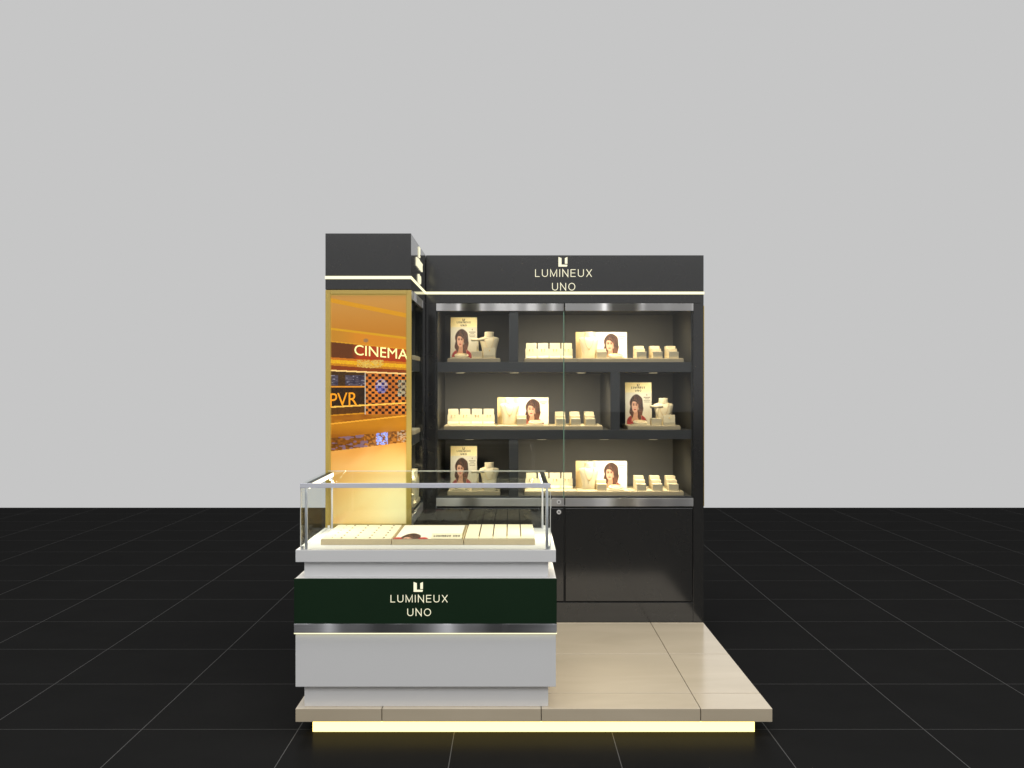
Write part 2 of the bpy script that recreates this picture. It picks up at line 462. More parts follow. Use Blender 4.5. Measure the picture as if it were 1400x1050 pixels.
def paint_tall(u, v):
    x, y = u, v*1.57
    c = lerp((250, 228, 160), (255, 240, 186), u)
    if v > 0.235: c = lerp((226, 220, 202), (204, 196, 176), v)
    c = lerp(c, (240, 236, 222), ell(u, v, 0.42, 0.40, 0.42, 0.22, 0.7)*0.6)
    if v > 0.235 or True: 
        if v > 0.245: c = portrait(c, (x-0.37)/0.175, (y-0.88)/0.262)
    for ln, (a, b) in enumerate(((0.70, 0.95), (0.74, 0.90), (0.70, 0.94), (0.72, 0.92))):
        vy = 0.355+ln*0.037
        if a < u < b and abs(v-vy) < (0.011 if ln == 0 else 0.006): c = lerp(c, (120, 108, 90), 0.75)
    if 0.80 < u < 0.84 and 0.28 < v < 0.315: c = (150, 138, 116)
    return c

def paint_wide(u, v):
    x, y = u*1.9, v
    c = lerp((246, 226, 168), (255, 250, 236), sm(0.36, 0.46, u))
    c = lerp(c, (224, 182, 120), sm(0.14, 0.0, u)*0.55)
    if u > 0.42: c = portrait(c, (x-1.262)/0.19, (y-0.47)/0.25)
    for ln, (a, b) in enumerate(((0.83, 0.965), (0.86, 0.94))):
        if a < u < b and abs(v-(0.17+ln*0.06)) < 0.014: c = lerp(c, (140, 124, 96), 0.7)
    return c

def paint_flat(u, v):
    c = (250, 244, 226)
    if u < 0.03 or u > 0.97 or v < 0.03: c = (150, 132, 92)
    c = portrait(c, (u-0.22)/0.10, (v-1.06)/0.26) if u < 0.6 else c
    for ux in (0.07, 0.43): c = lerp(c, (190, 24, 26), ell(u, v, ux, 1.02, 0.07, 0.12, 0.25))
    return c

def paint_mural(u, v):
    px = 445+117.5*u; py = 396.5+327.5*v
    gl = lambda x0, y0, x1, y1: y0+(y1-y0)*(px-x0)/(x1-x0)
    n = vn(px*0.9, py*0.9)
    # ceiling
    c = lerp((194, 140, 64), (184, 118, 30), (py-404)/50)
    y = gl(453, 410.5, 554, 431)
    c = lerp(c, (206, 142, 6), 1-sm(2.2, 3.6, abs(py-y)))
    y = gl(453, 449.5, 554, 462)
    if py > y: c = lerp((186, 126, 30), (206, 128, 24), sm(460, 500, px))
    c = lerp(c, (208, 152, 14), 1-sm(0.9, 2.0, abs(py-y)))
    c = lerp(c, (150, 110, 70), ell(px, py, 500, 465.5, 3.4, 2.6, 0.3))
    y = gl(453, 467.5, 554, 478)
    if py > y-1.5: c = lerp(c, (212, 150, 24), 0.8)
    if py > y: c = lerp((92, 46, 6), (172, 52, 6), sm(478, 492, px)); c = lerp(c, (120, 62, 10), n*0.3)
    y2 = gl(453, 488.5, 554, 495)
    if py > y2:
        k = (py-y2)
        c = (206, 116, 14) if k < 3 else ((238, 184, 20) if k < 8 else ((200, 130, 12) if k < 11 else (124, 48, 6)))
        c = lerp(c, (150, 80, 10), n*0.35)
    # chandelier
    if 488 < px < 524 and 492 < py < 503.5 and vn(px*0.8, py*1.1) > 0.38 and py < 503.5-abs(px-506)*0.12:
        c = lerp((228, 200, 96), (190, 140, 60), vn(px*1.7, py*1.7))
    y3 = gl(453, 506.5, 554, 511)
    if py > y3-1:
        c = (60, 36, 6)
    if py > y3+3:
        c = lerp((48, 30, 8), (78, 52, 16), n)
        if py > 513 and py < 527 and (px < 462 or px > 472):
            c = lerp((92, 84, 96), (44, 38, 52), vn(px*0.25, py*0.7)); c = lerp(c, (150, 146, 160), sm(0.75, 0.9, vn(px*0.35+9, py*0.9)))
    if abs(py-528.6) < 0.9: c = (226, 146, 40)
    if 529.5 < py < 557: c = lerp((36, 20, 4), (58, 36, 6), vn(px*0.3, py*0.3))
    y4 = gl(453, 556.5, 554, 551)
    if py > y4+1: c = lerp((96, 58, 6), (72, 40, 4), n)
    y5 = gl(453, 568, 554, 561)
    if py > y5: c = lerp((176, 112, 14), (140, 78, 8), vn(px*0.08, py*0.25))
    if abs(py-y5) < 0.8: c = (206, 138, 26)
    # checker screen
    if px > 498.5 and y3+0.6 < py < 567:
        ci = math.floor((px-498.5)/4.58); cj = math.floor((py-503.0)/3.97)
        hole = (ci+cj) % 2 == 0
        fx = abs(((px-498.5)/4.58) % 1-0.5); fy = abs(((py-503.0)/3.97) % 1-0.5)
        og = lerp(lerp((236, 150, 66), (214, 118, 30), n), (190, 96, 24), 0.5*vn(px*0.05, py*0.06))
        if hole and max(fx, fy) < 0.46:
            c = (22, 12, 4)
            if ((px-521.5)/8.5)**2+((py-528)/10)**2 < 1 and n > 0.5: c = (60, 66, 170)
        else:
            c = og
            if ((px-521.5)/8.5)**2+((py-528)/10)**2 < 1: c = lerp(c, (196, 210, 250) if py < 527 else (110, 130, 220), 0.8 if n > 0.3 else 0.35)
        if px > 543+3*vn(py*0.4, 3) and 520 < py < 542 and (not hole or n > 0.55): c = lerp(c, lerp((214, 232, 220), (120, 150, 130), vn(px*0.8, py*0.8)), 0.8)
        c = lerp(c, (120, 60, 16), 0.35*vn(px*0.09+5, py*0.07))
        if abs(px-499) < 0.7: c = (190, 180, 160)
    if abs(py-y3) < 0.95: c = (250, 208, 130)
    if abs(py-y4) < 1.0: c = (252, 196, 84)
    y6 = gl(453, 579.5, 554, 568.5)
    if py > y6: c = lerp((188, 122, 18), (132, 72, 8), sm(580, 602, py)); c = lerp(c, (176, 112, 16), vn(px*0.12, py*0.4)*0.6)
    if abs(py-y6) < 0.9: c = (234, 166, 48)
    # dark floor band with sign and screen reflections painted in, then pale floor
    y7 = gl(453, 599, 554, 588)
    if py > y7:
        c = lerp((86, 48, 8), (150, 88, 14), vn(px*0.3, py*0.7))
        if px > 498 and vn(px*0.42, py*0.42) > 0.55: c = lerp(c, (206, 130, 40), 0.6)
        if 514 < px < 530 and 586 < py < 608 and vn(px*0.6+3, py*0.6) > 0.42: c = lerp((110, 110, 220), (170, 200, 250), vn(px, py))
        if px < 503 and vn(px*0.2, py*0.5+4) > 0.55: c = lerp(c, (124, 104, 140), 0.75)
        if px > 543 and vn(px*0.5, py*0.9) > 0.5: c = lerp(c, (200, 190, 180), 0.6)
    y8 = gl(453, 617, 554, 604.5)
    if py > y8:
        t = (py-y8)
        c = lerp((214, 146, 62), (228, 172, 92), sm(0, 24, t))
        c = lerp(c, (240, 204, 134), sm(25, 80, t))
        streak = vn((px+1.3*py)*0.07, (py-0.6*px)*0.03)
        c = lerp(c, (236, 176, 92), streak*0.55)
        # pale glow painted into the lower right of the picture
        c = lerp(c, (255, 244, 188), ell(px, py, 548, 690, 48, 46, 0.9)*0.85)
    # soft bevel of the print towards its gold frame
    e = min(px-445, 562.5-px, py-396.5, 724-py)
    c = lerp((180, 156, 72), c, sm(6.0, 8.6, e))
    return c

# ------------------------------------------------------------------ the setting
fb = MB(); fb.box(-9000, 9000, -14000, 4038, -30, 0, bev=0)
fl = part('floor', fb, M['floor']); fl['kind'] = 'structure'

# ------------------------------------------------------------------ platform
pf = thing('display_platform', 'low cream tiled platform with a glowing plinth, carrying the whole stand', 'platform', (30, 1800, 0))
sl = MB(); seams_x = [-296, -178, 40, 258, 356]; seams_y = [1416, 1488, 1704, 1920, 2172]
for i in range(4):
    for j in range(4):
        x0, x1, y0, y1 = seams_x[i], seams_x[i+1], seams_y[j], seams_y[j+1]
        g = 0.55
        sl.box(x0+(g if i else 0), x1-(g if i < 3 else 0), y0+(2*g if j else 0), y1-(2*g if j < 3 else 0), 20, 38, bev=0.5, mat=M['stone'])
sl.box(-294, 354, 1418, 2170, 20.4, 36.6, bev=0, mat=M['grout'])
part('tiled_top', sl, M['stone'], pf)
part('plinth', B(-276, 336, 1438, 2150, 0, 20, bev=0), M['black'], pf)
part('light_panel', B(-276, 336, 1434.5, 1437.8, 0.3, 19.8, bev=0.3), M['strip'], pf)

# ------------------------------------------------------------------ counter with its glass case
ct = thing('sales_counter', 'white sales counter with green fascia band and a glass display case on top', 'counter', (-118, 1525, 38))
part('kick_plinth', B(-286, 50, 1427, 1626, 38, 68), M['white'], ct)
part('lower_body', B(-296, 60, 1416, 1636, 68, 141), M['white'], ct)
part('light_line', B(-297.4, 61.4, 1412.5, 1634, 141, 142.8, bev=0.2), M['line'], ct)
part('steel_band', B(-297, 61, 1411, 1636, 142.8, 155.2, bev=0.3), M['steelc'], ct)
gf = part('green_fascia', MB().box(-297, 61, 1411, 1414, 155.2, 216.8, bev=0.3), M['green'], ct)
part('upper_body', B(-296.5, 60.5, 1414, 1636, 155.2, 216.2), M['white'], ct)
part('recessed_neck', B(-286, 50, 1426, 1626, 216.2, 238.5), M['white'], ct)
part('counter_top', B(-296, 60, 1416, 1636, 238.5, 255), M['white'], ct)
cx = -127.6*1411/F
part('emblem', emblem(12.6, 13.2, 1.0, cx-0.5, 1411, HZ-(802.3-525)*0.9965), M['sign'], gf)
part('brand_lettering', sans('LUMINEUX', 77.8, 9.9, 0.8, (573.1-700)*0.9965, 1411, HZ-(818.4-525)*0.9965), M['sign'], gf)
part('second_line_lettering', sans('UNO', 32.2, 9.9, 0.8, (573.1-700)*0.9965, 1411, HZ-(837.0-525)*0.9965), M['sign'], gf)
# case: five panes, posts, rails, light bars, clips
X0, X1, Y0, Y1, Z0, Z1 = -290, 53, 1420, 1632, 255, 346
part('front_pane', B(X0+1.7, X1-1.7, Y0, Y0+1.6, Z0, Z1-2, bev=0.2), M['glass'], ct)
part('rear_pane', B(X0+1.7, X1-1.7, Y1-1.6, Y1, Z0, Z1-2, bev=0.2), M['glass'], ct)
part('side_pane', B(X0, X0+1.6, Y0, Y1, Z0, Z1-2, bev=0.2), M['coat'], ct)
part('side_pane', B(X1-1.6, X1, Y0, Y1, Z0, Z1-2, bev=0.2), M['coat'], ct)
part('top_pane', B(X0, X1, Y0, Y1, Z1-1.9, Z1-0.3, bev=0.2), M['coat'], ct)
for x in (X0-0.15, X1-0.85):
    part('glass_edge', B(x, x+1.0, Y0-0.9, Y0-0.05, Z0, Z1-6.4, bev=0), M['wedge'], ct)
part('rear_glass_edge', B(X0, X1, Y1+0.05, Y1+0.9, Z1-1.6, Z1-0.5, bev=0), M['wedge'], ct)
for x in (-283, 48):
    for y in (1425, 1628):
        part('post', MB().cyl((x, y, Z0), (x, y, Z1-6), 1.9 if y < 1500 else 1.6), M['bar'], ct)
part('front_rail', B(X0, X1, 1416.6, 1419.9, 339.8, 346.2, bev=0.4), M['bar'], ct)
for x0, x1, side in ((-287.5, -280.5, 1), (43.5, 50.5, -1)):
    lb = part('light_bar', B(x0, x1, 1427, 1624, 338.5, 343.8, bev=0.3), M['black'], ct)
    if side > 0: part('led_strip', MB().box(x1+0.05, x1+1.3, 1429, 1622, 337.6, 343.0, bev=0.2), M['led'], lb)
    else: part('led_strip', MB().box(x0-1.2, x0-0.05, 1429, 1622, 338.4, 342.2, bev=0.2), M['led'], lb)
for x in (-288, 51):
    for y in (1423.5, 1629):
        part('base_clip', MB().box(x-1.8, x+1.8, y-1.6, y+1.6, 255, 259.5, bev=0.4), M['chrome'], ct)
lk = part('case_lock', MB().cyl((53.05, 1440, 325), (55.5, 1440, 325), 2.2), M['black'], ct)
part('lock_bolt', MB().box(53.1, 54.6, 1438, 1441.5, 310, 321, bev=0.3), M['chrome'], ct)

# trays in the case
tg = 'jewellery trays inside the glass case'
TY0, TY1, TZ = 1461, 1607, 255
t = thing('jewellery_tray', 'cream ring tray dotted with small slots, at the left end of the glass case', 'tray', (-220, 1534, TZ), tg)
part('base', B(-270, -170.2, TY0, TY1, TZ, TZ+7.6, bev=0.6), M['beige'], t)
mb = B(-269.4, -170.8, TY0+0.8, TY1-0.6, TZ+7.6, TZ+8.6, bev=0.4, mat=M['card'])
for i in range(5):
    for j in range(6):
        x = -262 + i*20.0; y = TY0+10 + j*25
        if i: mb.box(x-1.2, x+1.2, y-3, y+3, TZ+8.55, TZ+8.9, bev=0, mat=M['slit'])
        else: mb.box(x+6, x+7.6, y-1.6, y+1.6, TZ+8.55, TZ+8.9, bev=0, mat=M['slit'])
part('slotted_pad', mb, M['card'], t)
t = thing('jewellery_tray', 'cream tray with a printed portrait and a yellow name plaque, middle of the glass case', 'tray', (-119, 1534, TZ), tg)
part('base', B(-169.4, -68.6, TY0, TY1, TZ, TZ+7.6, bev=0.6), M['beige'], t)
rot = Matrix.Translation((0, 0, TZ+8.1)) @ Matrix.Rotation(-PI/2, 4, 'X')
pic = picture(-168.6, -69.4, -1, TY1-TY0-2, 0, 110, 120, paint_flat)
vs = [(x, TY0+1+z, TZ+8.6) for x, y, z in pic[0]]
part('print_board', B(-169, -69, TY0+0.5, TY1-0.5, TZ+7.6, TZ+8.4, bev=0.2), M['card'], t)
picture_part('portrait_print', (vs, pic[1], pic[2]), M['printm'], t)
pq = part('name_plaque', MB().prism_x([(TY0+0.6, TZ+8.7), (TY0+22, TZ+8.7), (TY0+22, TZ+13.2)], -114, -71), M['card'], t)
ang = math.atan2(4.5, 21.4)
rt = Matrix.Rotation(-(PI/2-ang), 4, 'X')
part('plaque_lettering', sans('LUMINEUX UNO', 37, 6.5, 0.25, -92.5, TY0+11.4, TZ+11.05, rt, t=0.2), M['ink'], pq)
t = thing('jewellery_tray', 'cream tray divided into five long slots, at the right end of the glass case', 'tray', (-18, 1534, TZ), tg)
part('base', B(-67.6, 32.5, TY0, TY1, TZ, TZ+7.6, bev=0.6), M['beige'], t)
mb = MB()
for i in range(5):
    x = -67 + i*19.9
    mb.box(x+0.35, x+19.5, TY0+0.8, TY1-0.6, TZ+7.6, TZ+9.4, bev=0.8, mat=M['card'])
    if i: mb.box(x-0.9, x+0.9, TY0+24, TY1-2, TZ+7.7, TZ+9.45, bev=0, mat=M['slit'])
part('slotted_pad', mb, M['card'], t)

# ------------------------------------------------------------------ cabinets
def px_x(px, d): return (px-700)*d/F
def px_z(py, d): return HZ-(py-525)*d/F
ZT, ZL0, ZL1 = 721.7, 649.0, 653.8
D1, DB = 1928, 2164
wc = thing('wall_cabinet', 'wide dark grey wall cabinet with lit name header, glass doors and three display shelves', 'cabinet', (98, 2040, 38))
hd = part('header_fascia', MB().box(-160, 356.8, D1, DB, ZL1, ZT, bev=0.6).box(-160, 356.8, D1, DB, 632.5, ZL0, bev=0.4).box(-159, 355.8, D1+2, DB-1, ZL0-0.5, ZL1+0.5, bev=0), M['lam'], wc)
part('light_line', B(-160, 357.8, D1-1.0, D1+3, ZL0+0.05, ZL1-0.05, bev=0.3), M['line'], hd)
S = D1/F
part('emblem', emblem(12.2*S, 13.1*S, 1.6, px_x(769.6, D1), D1, px_z(358, D1)), M['sign'], hd)
part('brand_lettering', sans('LUMINEUX', 77.7*S, 10.2*S, 1.2, px_x(770.5, D1), D1, px_z(373.4, D1)), M['sign'], hd)
part('second_line_lettering', sans('UNO', 31.6*S, 10.2*S, 1.2, px_x(770.6, D1), D1, px_z(392, D1)), M['sign'], hd)
part('side_stile', B(337.4, 356.8, D1, DB, 38, 632.3), M['lam'], wc)
part('side_stile', B(-160.0, -141.6, D1, DB, 38, 632.3), M['lam'], wc)
part('gold_side_panel', B(357.0, 358.6, D1+4, DB-3, 254, 628, bev=0.2), M['goldside'], wc)
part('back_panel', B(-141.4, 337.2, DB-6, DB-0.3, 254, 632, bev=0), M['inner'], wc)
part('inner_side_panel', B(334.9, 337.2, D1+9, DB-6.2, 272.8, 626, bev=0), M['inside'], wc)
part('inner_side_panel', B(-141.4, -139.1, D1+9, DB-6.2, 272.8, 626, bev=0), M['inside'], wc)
part('top_board', B(-141.4, 337.2, D1+8, DB-6.2, 626.2, 632, bev=0), M['shelf'], wc)
part('shelf', B(-138.9, 334.7, D1+8, DB-6.3, 504.2, 523, bev=0.4), M['shelf'], wc)
part('shelf', B(-138.9, 334.7, D1+8, DB-6.3, 378.6, 396, bev=0.4), M['shelf'], wc)
part('base_board', B(-141.4, 337.2, D1+8, DB-6.2, 254.8, 272.5, bev=0.4), M['shelf'], wc)
part('divider', B(-5.7, 11.8, D1+8, DB-6.4, 523.2, 626, bev=0.3), M['shelf'], wc)
part('divider', B(184, 201.6, D1+8, DB-6.4, 396.2, 504, bev=0.3), M['shelf'], wc)
part('divider', B(-5.7, 11.8, D1+8, DB-6.4, 272.7, 378.4, bev=0.3), M['shelf'], wc)
for y0, x0, x1 in ((D1+0.4, -141.2, 97.2), (D1-1.8, 99.2, 337.4)):
    dr = part('glass_door', B(x0+0.3, x1-0.3, y0+1.6, y0+2.6, 268, 619, bev=0), M['door'], wc)
    part('top_rail', B(x0, x1, y0, y0+4.6, 618, 632, bev=0.4), M['steel'], dr)
    part('bottom_rail', B(x0, x1, y0, y0+4.6, 254.4, 269.5, bev=0.4), M['steel'], dr)
    if x0 < 0: part('glass_edge', B(x1-1.6, x1+0.2, y0+1.0, y0+3.2, 269.6, 617.8, bev=0.2), M['gedge'], dr)
part('gap_shade_board', B(-141, 337, D1+4, D1+8, 74, 254.2, bev=0), M['gap'], wc)  # black board painted as the shade in the gaps round the doors
ds = []
for x0, x1 in ((-141.0, 95.9), (99.8, 335.6)):
    ds.append(part('cupboard_door', B(x0, x1, D1+0.2, D1+3.6, 78.0, 250.6, bev=0.4), M['lam'], wc))
part('cupboard_plinth', B(-141.4, 337.2, D1+0.6, D1+12, 38, 74.8, bev=0.3), M['lam'], wc)
for z, y, pr in ((px_z(686.3, D1), D1+0.4, wc), (px_z(700, D1), D1+0.2, ds[0])):
    x = px_x(764.1, D1)
    o = part('lock', MB().cyl((x, y, z), (x, y-1.6, z), 4.2, n=20), M['chrome'], pr)
    if pr is wc: part('keyhole', MB().box(x-1.1, x+1.1, y-1.9, y-1.65, z-1.6, z+1.6, bev=0.1), M['black'], o)
    else: part('keyhole', MB().cyl((x, y-1.65, z), (x, y-1.9, z), 1.5), M['black'], o)

# lamps recessed under the shelf boards
def lamp(x, y, z, power, parent, size=15, tilt=20):
    o = part('downlight', MB().cyl((x, y, z-0.05), (x, y, z-1.3), 10, n=24, r2=9), M['chrome'], parent)
    part('lens', MB().cyl((x, y, z-1.35), (x, y, z-1.7), 7.5, n=20), M['spot'], o)
    la = bpy.data.lights.new('downlight_lamp', 'AREA'); la.shape = 'DISK'; la.size = size*K
    la.energy = power; la.color = (1.0, 0.86, 0.60)
    la.spread = math.radians(150)
    lo = bpy.data.objects.new('downlight_lamp', la); COL.objects.link(lo); lo.location = (x*K, y*K, (z-2.6)*K); lo.rotation_euler = (math.radians(tilt), 0, 0)
    return lo
PW = 2.2
for x, w in ((-80, 0.5), (56, 1.0), (174, 1.15), (267, 0.8)): lamp(x, 1957, 626.2, PW*w, wc)
for x, w in ((-98, 0.8), (4, 1.3), (131, 0.95), (267, 0.55)): lamp(x, 1957, 504.2, PW*w, wc)
for x, w in ((-80, 0.45), (56, 1.1), (174, 1.2), (267, 0.9)): lamp(x, 1957, 378.6, PW*w, wc)

# side cabinet standing at a right angle
sd = thing('side_cabinet', 'dark grey corner cabinet with a gold framed picture, glow added, on its front', 'cabinet', (-229, 1790, 38))
XL, XR, SF = -297, -160.6, 1648
def sx(px): return px_x(px, SF)
def sz(py): return px_z(py, SF)
hd2 = part('header_fascia', MB().box(XL, XR, SF, DB, ZL1, ZT, bev=0.6).box(XL, XR, SF, DB, 632.5, ZL0, bev=0.4).box(XL+1, XR-1, SF+2, DB-1, ZL0-0.5, ZL1+0.5, bev=0), M['lam'], sd)
part('light_line', MB().box(XL-0.5, XR+0.6, SF-1, SF+3, ZL0+0.05, ZL1-0.05, bev=0.3).box(XR-2, XR+0.6, SF+3.1, D1-1.2, ZL0+0.05, ZL1-0.05, bev=0.3), M['line'], hd2)
RX = Matrix.Rotation(PI/2, 4, 'Z')
ymid = 1792
part('emblem', emblem(17, 17.8, 1.6, XR, ymid-3, px_z(358, D1), RX), M['sign'], hd2)
part('brand_lettering', sans('LUMINEUX', 106, 14, 1.6, XR, ymid, px_z(373.4, D1), RX), M['sign'], hd2)
part('second_line_lettering', sans('UNO', 44, 14, 1.6, XR, ymid, px_z(392, D1), RX), M['sign'], hd2)
part('front_board', B(XL, XR-0.2, SF+3, SF+16, 38, 632.3, bev=0.3), M['lam'], sd)
part('outer_side_board', B(XL, XL+8, SF+16.2, DB, 38, 632.3, bev=0.3), M['lam'], sd)
part('rear_board', B(XL+8.2, XR-8, DB-6, DB, 38, 632.3, bev=0), M['lam'], sd)
part('end_stile', B(XR-14, XR, 1868, D1-0.4, 38, 632.3, bev=0.3), M['lam'], sd)
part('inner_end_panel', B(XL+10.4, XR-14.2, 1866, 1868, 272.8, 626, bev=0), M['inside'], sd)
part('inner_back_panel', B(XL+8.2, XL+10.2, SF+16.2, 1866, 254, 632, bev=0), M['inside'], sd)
part('top_board', B(XL+10.4, XR-6, SF+16.3, 1865.8, 626.2, 632, bev=0), M['shelf'], sd)
for z0, z1 in ((504.2, 523), (378.6, 396)):
    part('shelf', B(XL+10.4, XR-6, SF+16.3, 1865.8, z0, z1, bev=0.4), M['shelf'], sd)
part('base_board', B(XL+10.4, XR-6, SF+16.3, 1865.8, 254.8, 272.5, bev=0.4), M['shelf'], sd)
dr = part('glass_door', B(XR-2.6, XR-1.6, SF+17, 1866, 268, 619, bev=0), M['coat'], sd)
part('top_rail', B(XR-4, XR+0.3, SF+17, 1867.5, 618, 632, bev=0.4), M['steel'], dr)
part('bottom_rail', B(XR-4, XR+0.3, SF+17, 1867.5, 254.4, 269.5, bev=0.4), M['steel'], dr)
part('glass_edge', B(XR-2.8, XR-1.2, SF+16.2, SF+16.9, 269.6, 617.8, bev=0.2), M['gedge'], dr)
part('cupboard_door', B(XR-4, XR-0.4, SF+17, 1867.5, 77.2, 252.2, bev=0.4), M['lam'], sd)
part('cupboard_plinth', B(XR-12, XR-0.6, SF+16.3, 1867.8, 38, 75, bev=0.3), M['lam'], sd)
# picture on the front: mall scene painted in, brightened by added emission
fr = part('picture_frame', MB().box(sx(445), sx(451.6), SF-1, SF+2.8, sz(724), sz(396.6), bev=0.4).box(sx(556), sx(562.4), SF-1, SF+2.8, sz(724), sz(396.6), bev=0.4)
          .box(sx(451.7), sx(555.9), SF-1, SF+2.8, sz(402), sz(396.6), bev=0.4).box(sx(451.7), sx(555.9), SF-1, SF+2.8, sz(724), sz(716), bev=0.4)
          .box(sx(445), sx(562.4), SF-0.6, SF+2.8, 40, sz(724.2), bev=0.4), M['goldframe'], sd)
pic = picture(sx(445), sx(562.5), sz(724), sz(396.5), SF+1.5, 190, 530, paint_mural)
# keep only the part inside the frame
pan = picture_part('picture_added_glow', pic, M['mural'], sd)
def sky_text(s, x0, x1, yt, yb, tilt, mat, name):
    S2 = SF/F
    w, h = (x1-x0)*S2, (yb-yt)*S2
    shear = Matrix.Identity(4); shear[2][0] = -math.tan(math.radians(tilt))
    return part(name, text(s, w, h, 0.5, sx((x0+x1)/2), SF+1.45, sz((yt+yb)/2), shear), mat, pan)
cmat = emit('pale_yellow_print', s2l((236, 242, 160)), 0.75)  # lettering in the picture gets added emission too
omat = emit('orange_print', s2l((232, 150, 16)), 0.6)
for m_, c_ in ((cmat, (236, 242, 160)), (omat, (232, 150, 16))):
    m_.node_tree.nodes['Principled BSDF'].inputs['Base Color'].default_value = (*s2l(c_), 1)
sky_text('CINEMA', 484.5, 557.5, 474.5, 488.5, 5.2, cmat, 'cinema_lettering')
sky_text('PVR', 451, 488.5, 537, 555.5, -3, omat, 'orange_lettering')
for z, w in ((626.2, 0.03), (504.2, 0.03), (378.6, 1.6)):
    lamp(-178, 1768, z, w, sd, 12, 0)

# ------------------------------------------------------------------ shelf goods (one of each kind is built, then copied)
TH = 7.7
# tray 100 x 100
def mk_tray():
    t = thing('display_tray', '', 'tray', (0, 0, 0), 'beige display trays on the cabinet shelves')
    part('board', B(0.2, 99.9, 0, 100, 0, TH-1.0, bev=0.7), M['beige'], t)
    part('top_pad', B(1.2, 98.9, 1.0, 99, TH-1.0, TH, bev=0.5), M['cream'], t)
    return t
def mk_tall():
    t = thing('portrait_poster', '', 'poster', (0, 0, 0), 'tall portrait posters on the shelves')
    lean = Matrix.Rotation(math.radians(-5), 4, 'X')
    part('panel', B(0, 51.5, 0, 1.6, 0, 81.5, bev=0.2).xform(lean), M['card'], t)
    picture_part('printed_picture', picture(0.2, 51.3, 0.2, 81.3, -0.12, 84, 132, paint_tall), M['printm'], t, lean)
    part('emblem', emblem(4.6, 4.8, 0.15, 25.5, -0.15, 76.6).xform(lean), M['ink'], t)
    part('brand_lettering', sans('LUMINEUX', 27, 4.0, 0.15, 25.5, -0.15, 71.6, t=0.2).xform(lean), M['ink'], t)
    part('second_line_lettering', sans('UNO', 12, 3.8, 0.15, 25.5, -0.15, 65.6, t=0.2).xform(lean), M['ink'], t)
    part('strut', MB().prism_x([(6.0, 46), (7.4, 46), (26, 0), (24, 0)], 20, 31), M['card'], t)
    return t
def mk_board():
    t = thing('picture_board', '', 'board', (0, 0, 0), 'wide picture boards on the shelves')
    lean = Matrix.Rotation(math.radians(-4), 4, 'X')
    part('panel', B(0, 99.4, 0, 1.6, 0, 52.4, bev=0.2).xform(lean), M['card'], t)
    picture_part('printed_picture', picture(0.2, 99.2, 0.2, 52.2, -0.12, 150, 80, paint_wide), M['printm'], t, lean)
    part('strut', MB().prism_x([(4.2, 32), (5.6, 32), (20, 0), (18, 0)], 42, 56), M['card'], t)
    return t
def ring(z, rx, ry, y=0.0, n=28, p=2.4):
    r = []
    for k in range(n):
        a = 2*PI*k/n; c, s = math.cos(a), math.sin(a)
        r.append((math.copysign(abs(c)**(2/p), c)*rx, y+math.copysign(abs(s)**(2/p), s)*ry, z))
    return r
def mk_bust():
    t = thing('necklace_bust', '', 'necklace bust', (0, 0, 0), 'cream necklace busts on the shelves')
    prof = [(0, 12.6, 7.5, 1.5), (1, 13.0, 8, 1.5), (10, 13.2, 7.8, 1), (20, 14.6, 7.6, 0.5), (29, 17.0, 7.6, 0.3), (35, 18.6, 7.4, 0.6), (38.4, 18.9, 6.6, 1.0), (40.0, 17.6, 5.6, 1.4),
            (41.0, 13.5, 6.0, 1.8), (41.9, 9.6, 6.6, 2.0), (43.4, 8.9, 6.8, 2.2), (47.5, 8.7, 6.8, 2.2), (50.6, 8.9, 7.0, 2.2), (51.2, 8.6, 6.7, 2.2)]
    part('body', MB().rings([ring(z, rx, ry, yo) for z, rx, ry, yo in prof]), M['cream'], t)
    pts = []
    for k in range(25):
        a = -1.25+2.5*k/24
        x = 9.2*math.sin(a)/math.sin(1.25); z = 42.4-24*(math.cos(a)-math.cos(1.25))/(1-math.cos(1.25))
        pts.append((x, -7.6 + 0.07*(x*x)**0.5 + 0.015*x*x*0.6, z))
    nk = part('necklace', MB().tube(pts, 0.32, 6), M['gold'], t)
    part('pendant', MB().cyl((0, -7.9, 17.4), (0, -8.6, 17.4), 1.3, n=10), M['gold'], nk)
    return t
def mk_stand():
    t = thing('bracelet_stand', '', 'jewellery stand', (0, 0, 0), 'cream T-bar bracelet stands on the shelves')
    part('base_box', B(-9.6, 9.6, 0, 18, 0, 13.5, bev=0.8), M['cream'], t)
    part('post', MB().cyl((1.5, 9, 13.5), (1.5, 9, 34), 1.9), M['cream'], t)
    part('bar', MB().cyl((-11, 9, 35.2), (14, 9, 35.2), 2.6, n=16), M['cream'], t)
    return t
def mk_pad():
    t = thing('necklace_pad', '', 'jewellery pad', (0, 0, 0), 'tilted oval necklace pads on the shelves')
    part('plate', B(-16, 16, -12, 12, 0, 2.2, bev=0.6), M['cream'], t)
    tilt = Matrix.Translation((1, 2, 5.6)) @ Matrix.Rotation(math.radians(17), 4, 'X')
    part('oval_cushion', MB().rings([ring(z, rx, ry, 0, p=2.0) for z, rx, ry in ((-1.6, 12.2, 9.2), (-1.3, 13.4, 10.2), (0.6, 13.7, 10.4), (1.6, 12.6, 9.6), (2.0, 9, 7))]).xform(tilt), M['cream'], t)
    part('bracelet', MB().tube([(8.5*math.cos(a*PI/8), 5.6*math.sin(a*PI/8), 2.3) for a in range(17)], 0.4, 6).xform(tilt), M['gold'], t)
    return t
